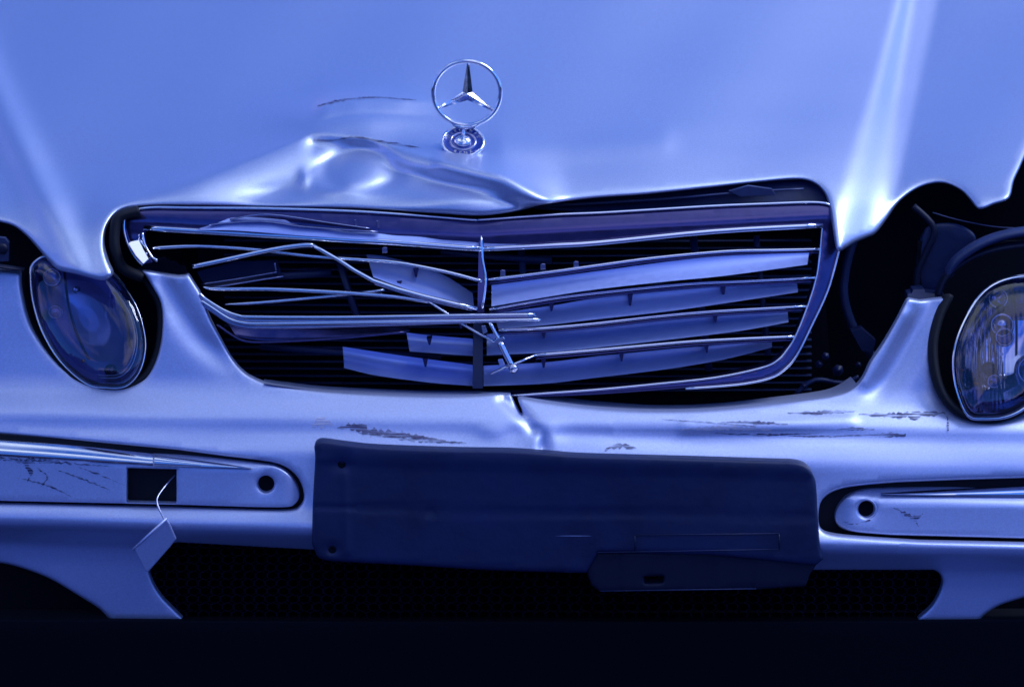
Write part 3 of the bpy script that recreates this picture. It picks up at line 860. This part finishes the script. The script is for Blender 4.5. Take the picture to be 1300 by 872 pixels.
# crumpled inner lip under the top bar, left half
sheet('bent_lip', [(250, 290), (300, 276), (380, 281), (440, 288), (520, 294), (600, 303), (665, 309)], [(250, 292), (300, 293), (380, 299), (440, 303), (520, 308), (600, 313), (665, 313)],
      lambda x: gY(x, 290) + 0.000, lambda x: gY(x, 305) - 0.009, M['slat'], gr, nu=60, nv=6, wob=0.0005)
for a in ([(266, 285), (330, 281), (390, 288), (480, 294)], [(292, 279), (340, 272), (420, 283), (470, 290)]):
    strip(a, 2.0, -0.008, mat='chrome_dull')
# bars of the left, behind to front
strip([(194, 315), (250, 312.5), (326, 317), (393, 325), (464, 330), (493, 332), (527, 337), (573, 346.5), (612, 357)], 4.6, -0.004)
strip([(256, 360.5), (300, 354), (352, 345)], 2.2, 0.01, mat='chrome_dull')
strip([(262, 366), (300, 360), (360, 350.5)], 2.8, 0.008, mat='chrome_dull')
sheet('broken_slat', [(250, 345), (300, 333), (352, 330)], [(262, 366), (300, 359), (358, 350)], lambda x: gY(x, 340) + 0.035, lambda x: gY(x, 340) + 0.012, M['navy'], gr, nu=20)
sheet('broken_slat', [(465, 323), (490, 326), (530, 336), (565, 350), (600, 372)], [(474, 352), (510, 365), (545, 376), (575, 385), (602, 392)],
      lambda x: gY(x, 330) + 0.020, lambda x: gY(x, 345) - 0.004, M['slat'], gr, nu=30)
strip([(285, 386.5), (330, 384), (427, 375), (488, 368)], 4.6, 0.002, taper=[.4, 1, 1, 1, .7])
strip([(258, 364), (275, 367), (340, 367), (427, 371), (500, 376.5), (545, 383)], 5.4, -0.004, sm=4, taper=[.3, 1, 1, 1, 1, 1])
strip([(545, 383), (565, 396), (593, 414.5), (627, 433.5)], 3.6, -0.007, sm=2)
strip([(245, 338.5), (290, 329), (345, 317), (383, 311.5), (397, 311.5)], 6.0, -0.010, sm=3)
strip([(396, 311), (430, 330), (474, 356.5), (540, 376.5), (606, 392)], 5.4, -0.009, sm=2)
strip([(476, 360.5), (540, 380.5), (600, 394)], 2.0, -0.007, sm=2, mat='chrome_dull')
# detached lower frame: bar with several beads, bent at its left end
bar = [(254, 373), (262, 380), (285, 394), (303, 400.5), (320, 402), (420, 402.5), (500, 401.5), (600, 400), (679, 399)]
strip(bar, 4.0, -0.016)
strip([(a + 2, b + (4.5 if a < 600 else 2.5)) for a, b in bar], 4.6, -0.013, mat='chrome_dull')
bar2 = [(256, 382), (270, 391), (290, 404), (308, 409.5), (330, 410.5), (420, 409.5), (500, 408.5), (600, 407), (686, 405.5)]
strip(bar2, 4.2, -0.016)
strip([(a + 1, b + 4.5) for a, b in bar2[:6]] + [(600, 409), (640, 408.5)], 5.0, -0.012, mat='chrome_dull', taper=[1, 1, 1, 1, 1, .6, .3])
strip([(276, 412), (296, 426), (312, 433), (340, 434), (420, 430), (515, 421)], 3.2, -0.002, mat='frame')
sheet('broken_slat', [(290, 411), (340, 415), (430, 416), (520, 414)], [(300, 427), (340, 432), (430, 429), (520, 420)], lambda x: gY(x, 420) + 0.012, lambda x: gY(x, 430) + 0.002, M['frame'], gr, nu=30)
# slats and strips of the right half
slats = [([(624, 362), (700, 352), (760, 344), (850, 332), (921, 325), (1027, 321)], [(624, 389), (700, 376), (760, 367), (850, 357), (921, 350), (1025, 336)]),
         ([(626, 398), (700, 388), (760, 378), (850, 369), (940, 362), (1012, 360)], [(633, 418), (700, 412), (760, 405), (850, 395), (940, 382), (1013, 371)]),
         ([(618, 424), (700, 420), (760, 416), (850, 406), (940, 399), (1000, 396)], [(618, 451), (700, 447), (760, 441), (850, 431), (940, 420), (1001, 409)]),
         ([(614, 464), (690, 460), (760, 452), (850, 443), (920, 437), (980, 431)], [(614, 490), (690, 487), (760, 479), (850, 468), (920, 456), (980, 441)])]
for i, (t, b) in enumerate(slats):
    sheet('slat', t, b, lambda x: gY(x, 400) + 0.016, lambda x: gY(x, 420) - 0.003, M['slat'], gr, nu=50, nv=12, bulge=0.0)
sheet('slat', [(516, 422), (540, 425), (600, 430)], [(520, 446), (560, 449), (602, 452)], lambda x: gY(x, 420) + 0.030, lambda x: gY(x, 440) + 0.006, M['slat'], gr, nu=20, bulge=0.004)
sheet('slat', [(435, 440), (500, 450), (560, 458), (600, 463)], [(437, 467), (480, 477), (550, 486), (603, 490)], lambda x: gY(x, 450) + 0.034, lambda x: gY(x, 480) + 0.004, M['slat'], gr, nu=30, bulge=0.005)
rs = [[(620, 355), (700, 345), (760, 336.6), (833, 327), (921, 319), (980, 317.5), (1042, 316.5)],
      [(621, 393), (693, 380), (760, 371.5), (870, 360.5), (943, 357), (1037, 352.5)],
      [(633, 419), (690, 416.5), (760, 410), (833, 401.5), (907, 395), (1026, 388.5)],
      [(680, 450.5), (760, 444), (870, 434), (940, 430), (1009, 427)]]
for q in rs:
    strip(q, 4.4, -0.001)
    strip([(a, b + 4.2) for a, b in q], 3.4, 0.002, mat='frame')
strip([(623, 474.5), (643, 465.5), (680, 450.5)], 3.2, -0.004, sm=1)
# ribs
for x, y, h in ((806, 335, 13), (927, 322, 14), (800, 374, 14), (918, 364, 12), (908, 398, 12), (897, 436, 12), (789, 446, 13), (700, 385, 10), (690, 455, 12), (690, 420, 10),
                (528, 342, 10), (507, 357, 8), (540, 456, 10), (545, 430, 8), (585, 405, 12)):
    prism('rib', [(x - 3.4, y), (x + 3.4, y - .5), (x + 1.2, y + h), (x - 0.8, y + h)], gY(x, y) + 0.002, 0.02, M['frame'], gr, bev=0)
for x, y in ((638, 346), (731, 335), (689, 338), (349, 339), (488, 317), (479, 285), (451, 284)):
    prism('clip', [(x - 3, y - 2), (x - 1, y - 3.5), (x + 3.5, y - 3), (x + 4, y + 4), (x - 3, y + 4.5)] if x > 480 else [(x - 1.5, y - 5), (x + 1, y - 5), (x + 2.5, y + 5), (x + .5, y + 5)],
          gY(x, y) - (0.001 if x > 480 else 0.008), 0.01, M['chrome_dull'], gr, bev=0.0005)
# centre post
sheet('centre_post', [(608, 306), (614, 306)], [(606, 400), (615, 400)], lambda x: gY(610, 303) - 0.008, lambda x: gY(610, 400) + 0.002, M['frame'], gr, nu=4, nv=10, thick=0.01)
strip([(611, 300), (613, 330), (617, 356), (612, 392)], 3.2, -0.012, sm=3)
sheet('centre_post', [(601, 400), (613, 400)], [(600, 493), (613, 493)], lambda x: gY(610, 400) + 0.003, lambda x: gY(610, 490) - 0.004, M['navy'], gr, nu=4, nv=8, thick=0.014)
# loose rod
strip([(621, 408), (628, 421), (634, 432)], 5.0, -0.016, name='broken_rod', sm=2, power=2.0, h=0.004)
strip([(633, 431), (642, 449), (651.5, 468)], 8.6, -0.017, name='broken_rod', sm=2, power=2.0, h=0.007)
lathe('rod_end', P(652, 468.5, gY(652, 468) - 0.018), (0.3, -0.6, -0.55), [(0.0046, -0.003), (0.005, 0), (0.0046, 0.002), (0.002, 0.0026), (0, 0.002)], M['steel'], gr, n=16)
prism('rod_collar', [(627, 433), (630, 430), (639, 427), (641, 431), (636, 434), (630, 437)], gY(634, 432) - 0.021, 0.008, M['chrome'], gr)
prism('clip', [(611, 414), (616, 413), (619, 422), (613, 424)], gY(615, 418) - 0.018, 0.006, M['steel'], gr)
prism('clip', [(632, 457), (638, 456), (641, 463), (635, 466)], gY(635, 460) - 0.004, 0.006, M['slat'], gr)

# ------------------------------------------------------------------ engine bay
panel('bay_backing', [(-260, 165), (1560, 165), (1560, 900), (-260, 900)], lambda x, y: hood_f(x, 165.0 + 0 * x) + 0.05, M['void'], car, step=90, bstep=60, roll=1, rollmm=0)  # black backing sheet added behind the gaps so no light leaks through
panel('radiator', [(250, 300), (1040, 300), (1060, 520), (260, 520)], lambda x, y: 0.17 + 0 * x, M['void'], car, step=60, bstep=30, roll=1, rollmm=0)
for a0, b0, a1, b1_, w in ((300, 350, 420, 346, 10), (330, 440, 560, 452, 8), (560, 318, 700, 330, 8), (430, 330, 460, 420, 9), (880, 300, 900, 470, 10), (660, 300, 676, 480, 9), (960, 300, 975, 450, 8)):
    wire('radiator_brace', [(a0, b0, 0.125), ((a0 + a1) / 2, (b0 + b1_) / 2 + 2, 0.122), (a1, b1_, 0.125)], w, 0.012, M['navy'], car, power=5)
for k in range(22):
    yy = 305 + k * 9
    wire('radiator_fin', [(285, yy, 0.158), (650, yy + 2, 0.158), (1030, yy, 0.158)], 2.4, 0.01, M['part'], car, power=5, n=6)
panel('upper_crossmember', [(640, 262), (760, 246), (900, 232), (1060, 226), (1075, 262), (900, 264), (760, 272)], lambda x, y: 0.150 + (265 - y) * 0.0006, M['navy'], car, step=10, bstep=5)
wire('crossmember_edge', [(690, 262, 0.138), (840, 253, 0.138), (945, 244, 0.14), (1020, 240, 0.142)], 3.0, 0.005, M['part'], car, sm=3)
prism('latch_plate', [(925, 243), (950, 236), (980, 240), (985, 248), (940, 250)], 0.135, 0.01, M['part'], car)
# right-hand bay: lamp housing arch, hoses, bolts
wire('housing_arch', [(1205, 345, 0.13), (1215, 330, 0.125), (1240, 312, 0.12), (1270, 300, 0.12), (1310, 293, 0.12), (1360, 292, 0.12)], 13, 0.03, M['part'], car, sm=5)
wire('housing_arch', [(1190, 375, 0.13), (1200, 352, 0.13), (1225, 330, 0.125), (1260, 316, 0.12), (1310, 309, 0.12), (1360, 309, 0.12)], 9, 0.03, M['black'], car, sm=5)
wire('hose', [(1160, 262, 0.18), (1186, 290, 0.17), (1176, 320, 0.17), (1165, 345, 0.17), (1163, 372, 0.17)], 9, 0.01, M['black'], car, sm=5)
wire('cable', [(1184, 270, 0.16), (1215, 279, 0.155), (1262, 288, 0.15), (1300, 290, 0.15)], 1.6, 0.0015, M['part'], car, sm=4)
wire('hose', [(1085, 300, 0.2), (1074, 340, 0.2), (1072, 380, 0.2), (1088, 425, 0.2), (1110, 455, 0.2)], 12, 0.012, M['part'], car, sm=5)
panel('splash_shield', smooth([(1176, 290), (1215, 285), (1240, 305), (1205, 340), (1188, 372), (1168, 366), (1164, 330)], 4, True), lambda x, y: 0.175 + 0 * x, M['navy'], car, step=12, bstep=6)
prism('bracket', [(1080, 420), (1094, 416), (1112, 432), (1108, 450), (1094, 446)], 0.16, 0.02, M['navy'], car)
for x, y, r_ in ((1064, 470, 6), (1040, 462, 4), (1020, 490, 3.5), (1090, 463, 3), (1048, 452, 4)):
    lathe('bolt', P(x, y, 0.13), (0, -1, 0.2), [(r_ * MM * 1.3, -0.004), (r_ * MM * 1.3, 0), (r_ * MM * 0.7, 0.0005), (r_ * MM * 0.65, 0.004), (0, 0.0045)], M['navy'], car, n=6)
wire('hose', [(1010, 500, 0.13), (1035, 482, 0.13), (1070, 486, 0.13), (1090, 478, 0.13)], 6, 0.006, M['part'], car, sm=4)
# left gap
prism('bracket', [(-20, 300), (6, 302), (11, 308), (11, 332), (-20, 333)], 0.13, 0.01, M['part'], car)
lathe('bolt', P(3, 316, 0.128), (0, -1, 0), [(0.006, 0), (0.0055, 0.002), (0.003, 0.003), (0, 0.003)], M['black'], car, n=12)
wire('crossmember_edge', [(-60, 336, 0.115), (0, 338, 0.115), (30, 342, 0.115)], 5, 0.02, M['black'], car)
# seal to the left of the grille
wire('grille_seal', [(176, 268, 0.115), (152, 275, 0.11), (146, 292, 0.105), (146, 315, 0.10), (156, 340, 0.10), (182, 352, 0.10)], 14, 0.02, M['rubber'], car, sm=5)

# ------------------------------------------------------------------ headlights
def headlight(outline, cut, Y0, slope, centre, bulbs_glints, label, flip=1):
    h = empty('headlight', car); h['label'] = label
    out = resample(outline, 1.6)
    Yr = lambda x, y: Y0 + plan(x) + (420 - y) * MM * 0.45
    # rubber seal lining the opening
    c3 = np.column_stack([cut[:, 0], cut[:, 1], Yr(cut[:, 0], cut[:, 1]) + 0.012])
    wire('seal', c3, 14, 0.03, M['rubber'], h, n=8)
    # backing housing
    mn, mx = out.min(0) - 45, out.max(0) + 45
    panel('lamp_housing', [(mn[0], mn[1]), (mx[0], mn[1]), (mx[0], mx[1]), (mn[0], mx[1])], lambda x, y: Y0 + 0.105 + plan(x), M['void'], h, step=25, bstep=14, roll=1, rollmm=0)
    # bowl
    n = len(out)
    V, F = [], []
    c = np.array(centre, float)
    ls = np.array([(1.0, 0.004), (0.985, 0.012), (0.93, 0.014), (0.90, 0.018), (0.80, 0.032), (0.62, 0.048), (0.40, 0.058), (0.18, 0.062), (0.0, 0.063)])
    lv = np.concatenate([[1.0, 0.985, 0.93, 0.91], np.linspace(0.90, 0.0, 40)])
    levels = [(v, float(np.interp(v, ls[::-1, 0], ls[::-1, 1]))) for v in lv]
    for s, d in levels:
        q = c + (out - c) * s
        flute = 0.0007 * np.cos(q[:, 0] * 1.25) * (sstep((c[0] - 4 - q[:, 0]) / 14) if flip < 0 else sstep((q[:, 0] - c[0] - 18) / 10) * sstep((c[1] + 5 - q[:, 1]) / 20)) * (s < 0.9)
        V += list(P(q[:, 0], q[:, 1], Yr(q[:, 0], q[:, 1]) + d + flute))
    for i in range(len(levels) - 1):
        for j in range(n):
            F.append((i * n + j, i * n + (j + 1) % n, (i + 1) * n + (j + 1) % n, (i + 1) * n + j))
    mesh_obj('reflector', V, F, M['reflector'] if flip < 0 else M['satin'], h)
    # chrome bezel lines
    w3 = np.column_stack([out, Yr(out[:, 0], out[:, 1])])
    wire('bezel', w3, 4.2 if flip > 0 else 6.5, 0.008, M['chrome'], h, closed=True, n=10)
    q = c + (out - c) * 0.93
    wire('inner_ring', np.column_stack([q, Yr(q[:, 0], q[:, 1]) + 0.010]), 2.2, 0.004, M['chrome_dull'], h, closed=True, n=8)
    if flip > 0:
        for k_, w_ in ((0.95, 2.6), (0.86, 1.8), (0.82, 1.2)):
            q = c + (out - c) * k_
            q = q[(q[:, 0] > c[0] + 12) & (q[:, 1] > 352)]
            q = q[np.argsort(q[:, 1])] if False else q
            j = int(np.argmax(np.hypot(*(np.roll(q, -1, 0) - q).T))) + 1
            q = np.roll(q, -j, 0)
            wire('lamp_arc', np.column_stack([q, Yr(q[:, 0], q[:, 1]) + 0.006]), w_, 0.004, M['chrome'], h, n=8)
    # inner lamps, and orange reflected glints modelled as small coloured beads
    for (x, y, r_, kind, d) in bulbs_glints:
        cc = P(x, y, Yr(x, y) + d)
        rr = r_ * MM
        if kind == 'tube':
            lathe('lamp_tube', cc, (0, -1, 0.15), [(rr * 1.15, -0.02), (rr * 1.15, 0.0), (rr, 0.003), (rr * 0.85, 0.0), (rr * 0.8, -0.012), (0, -0.014)], M['chrome_dull'], h, n=28)
        elif kind == 'ball':
            lathe('lamp_bulb', cc, (0, -1, 0.15), [(rr, -0.01)] + [(rr * math.cos(a), rr * math.sin(a)) for a in np.linspace(0, math.pi / 2, 7)], M['lamp_dark'], h, n=24)
        elif kind == 'bright':
            lathe('lamp_cap', cc, (0, -1, 0.15), [(rr, -0.006)] + [(rr * math.cos(a), rr * 0.6 * math.sin(a)) for a in np.linspace(0, math.pi / 2, 7)], M['reflector'], h, n=24)
        else:
            lathe('amber_glint', cc, (0.2, -1, 0.15), [(rr, -0.008)] + [(rr * math.cos(a), rr * 1.6 * math.sin(a)) for a in np.linspace(0, math.pi / 2, 6)], M['orange'], h, n=18)
    # glass: domed
    dmax = 46.0
    def lens_f(x, y):
        d = dist_poly(np.stack([x, y], -1), out, True)
        t = np.clip(d / dmax, 0, 1)
        return Yr(x, y) - 0.002 - 0.016 * np.sqrt(1 - (1 - t) ** 2)
    panel('lens', out, lens_f, M['glass'], h, step=4, bstep=3, roll=2, rollmm=0.5, thick=0.001)
    return h, Yr

hl1 = smooth([(39, 346), (42, 381), (54, 420), (77, 458), (109, 486), (135, 491.5), (160, 489.5), (177, 472), (184.5, 445), (183, 420), (173.5, 389), (157, 362),
              (140, 344), (115, 330), (85, 323), (58, 325), (44, 333)], 4, True)
h1, Y1 = headlight(hl1, np.array(hl_left_cut), 0.052, 0.2, (112, 405),
          [(70, 396, 8, 'tube', 0.022), (66, 352, 11, 'tube', 0.03), (97, 368, 5, 'bright', 0.016), (106, 458, 2.2, 'amber', 0.012), (140, 470, 8, 'ball', 0.02)],
          'left headlight, partly covered by the bent hood')
hl2 = smooth([(1300, 351), (1269, 358), (1245, 375), (1225, 407), (1213, 439), (1210.5, 467), (1216, 499), (1229, 527), (1249, 531), (1277, 528.5), (1302, 516), (1330, 490), (1350, 450),
              (1360, 410), (1354, 375), (1332, 355)], 4, True)
h2, Y2 = headlight(hl2, np.array(hl_right_cut), 0.040, -0.2, (1284, 440),
          [(1267, 379, 12, 'tube', 0.02), (1270, 392, 6, 'ball', 0.02), (1272, 413, 14, 'tube', 0.018), (1272, 413, 9, 'bright', 0.02), (1275, 428, 11, 'tube', 0.014), (1256, 468, 9, 'ball', 0.03), (1240, 487, 2.2, 'amber', 0.012), (1222, 470, 1.8, 'amber', 0.012), (1262, 484, 8, 'tube', 0.02), (1310, 470, 18, 'tube', 0.04)],
          'right headlight, exposed in its black housing', flip=-1)
# divider fins inside the lamps
for pts in ([(1250, 395), (1262, 440), (1266, 480), (1274, 510)], [(1284, 365), (1290, 400), (1290, 450)]):
    wire('divider', [(a, b, float(Y2(a, b)) + 0.022) for a, b in pts], 3.2, 0.012, M['lamp_dark'], h2, sm=3)
prism('reflector_plate', [(1256, 405), (1286, 404), (1283, 424), (1262, 430)], lambda a, b: float(Y2(a, b)) + 0.030, 0.01, M['chrome'], h2)
for pts in ([(82, 345), (86, 380), (96, 420), (112, 455)], [(146, 372), (160, 400), (165, 440)]):
    wire('divider', [(a, b, float(Y1(a, b)) + 0.022) for a, b in pts], 3.0, 0.012, M['lamp_dark'], h1, sm=3)

# ------------------------------------------------------------------ lower intake and valance
lg = empty('lower_intake', car)
lg['label'] = 'black honeycomb air intake below the bumper'
panel('intake_backing', [(150, 670), (1240, 690), (1240, 860), (150, 860)], lambda x, y: 0.09 + 0 * x, M['void'], lg, step=80, bstep=40, roll=1, rollmm=0)
V, F = [], []
s = 12.5
rows = 0
yy = 690.0
while yy < 805:
    xx = 175 + (rows % 2) * s * 0.95
    while xx < 1210:
        k = len(V)
        for rr, dd in ((s * 0.62, 0.024), (s * 0.52, 0.018), (s * 0.50, 0.040)):
            for j in range(6):
                a = math.pi / 3 * j + math.pi / 6
                V.append(P(xx + rr * 1.06 * math.cos(a), yy + rr * 0.82 * math.sin(a), dd + plan(xx)))
        for i in (0, 1):
            for j in range(6):
                F.append((k + i * 6 + j, k + i * 6 + (j + 1) % 6, k + (i + 1) * 6 + (j + 1) % 6, k + (i + 1) * 6 + j))
        xx += s * 1.9 * 0.60
    yy += s * 0.80
    rows += 1
mesh_obj('honeycomb_mesh', V, F, M['part'], lg, smooth_shade=False, kind='stuff')
panel('lower_valance', [(-120, 786), (150, 786), (250, 787), (500, 788), (900, 788), (1150, 787), (1240, 786), (1420, 784), (1420, 960), (-120, 960)],
      lambda x, y: 0.002 + plan(x) + 0.0003 * (y - 798), M['void'], car, step=30, bstep=12, roll=4, rollmm=4, thick=0.05, label='matt black lower valance')
for nm, pts in (('fog_recess', [(-120, 690), (60, 700), (150, 745), (170, 810), (-120, 810)]), ('fog_recess', [(1210, 810), (1235, 770), (1300, 745), (1430, 735), (1430, 810)])):
    panel(nm, pts, lambda x, y: 0.07 + plan(x), M['void'], car, step=40, bstep=20, roll=1, rollmm=0)

# ------------------------------------------------------------------ dangling tag on a wire
tg = bpy.data.objects.new('dangling_tag', None); link(tg)
tg['label'] = 'small torn silver cover dangling by a wire from the square hole in the left strip'
tg['category'] = 'broken cover'
wire('wire', [(222, 603, -0.020 + plan(222)), (212, 614, -0.036 + plan(212)), (201, 629, -0.052 + plan(201)), (199.5, 638, -0.058 + plan(200)), (203, 648, -0.062 + plan(203)), (209, 660, -0.064 + plan(209))], 2.2, 0.0018, M['steel'], tg, sm=5, n=8)
prism('cover', [(170, 697), (211, 658.5), (215, 664), (224, 684), (216, 694), (187, 727), (183, 722)], lambda a, b: -0.066 + plan(200) + (a - 195) * 0.0002 + (b - 690) * 0.0002, 0.004, M['bumper_paint'], tg, bev=0.0012)
wire('folded_edge', [(169, 697.5, -0.067 + plan(200)), (190, 678, -0.069 + plan(200)), (212, 657.5, -0.067 + plan(200))], 4.0, 0.005, M['bumper_paint'], tg)
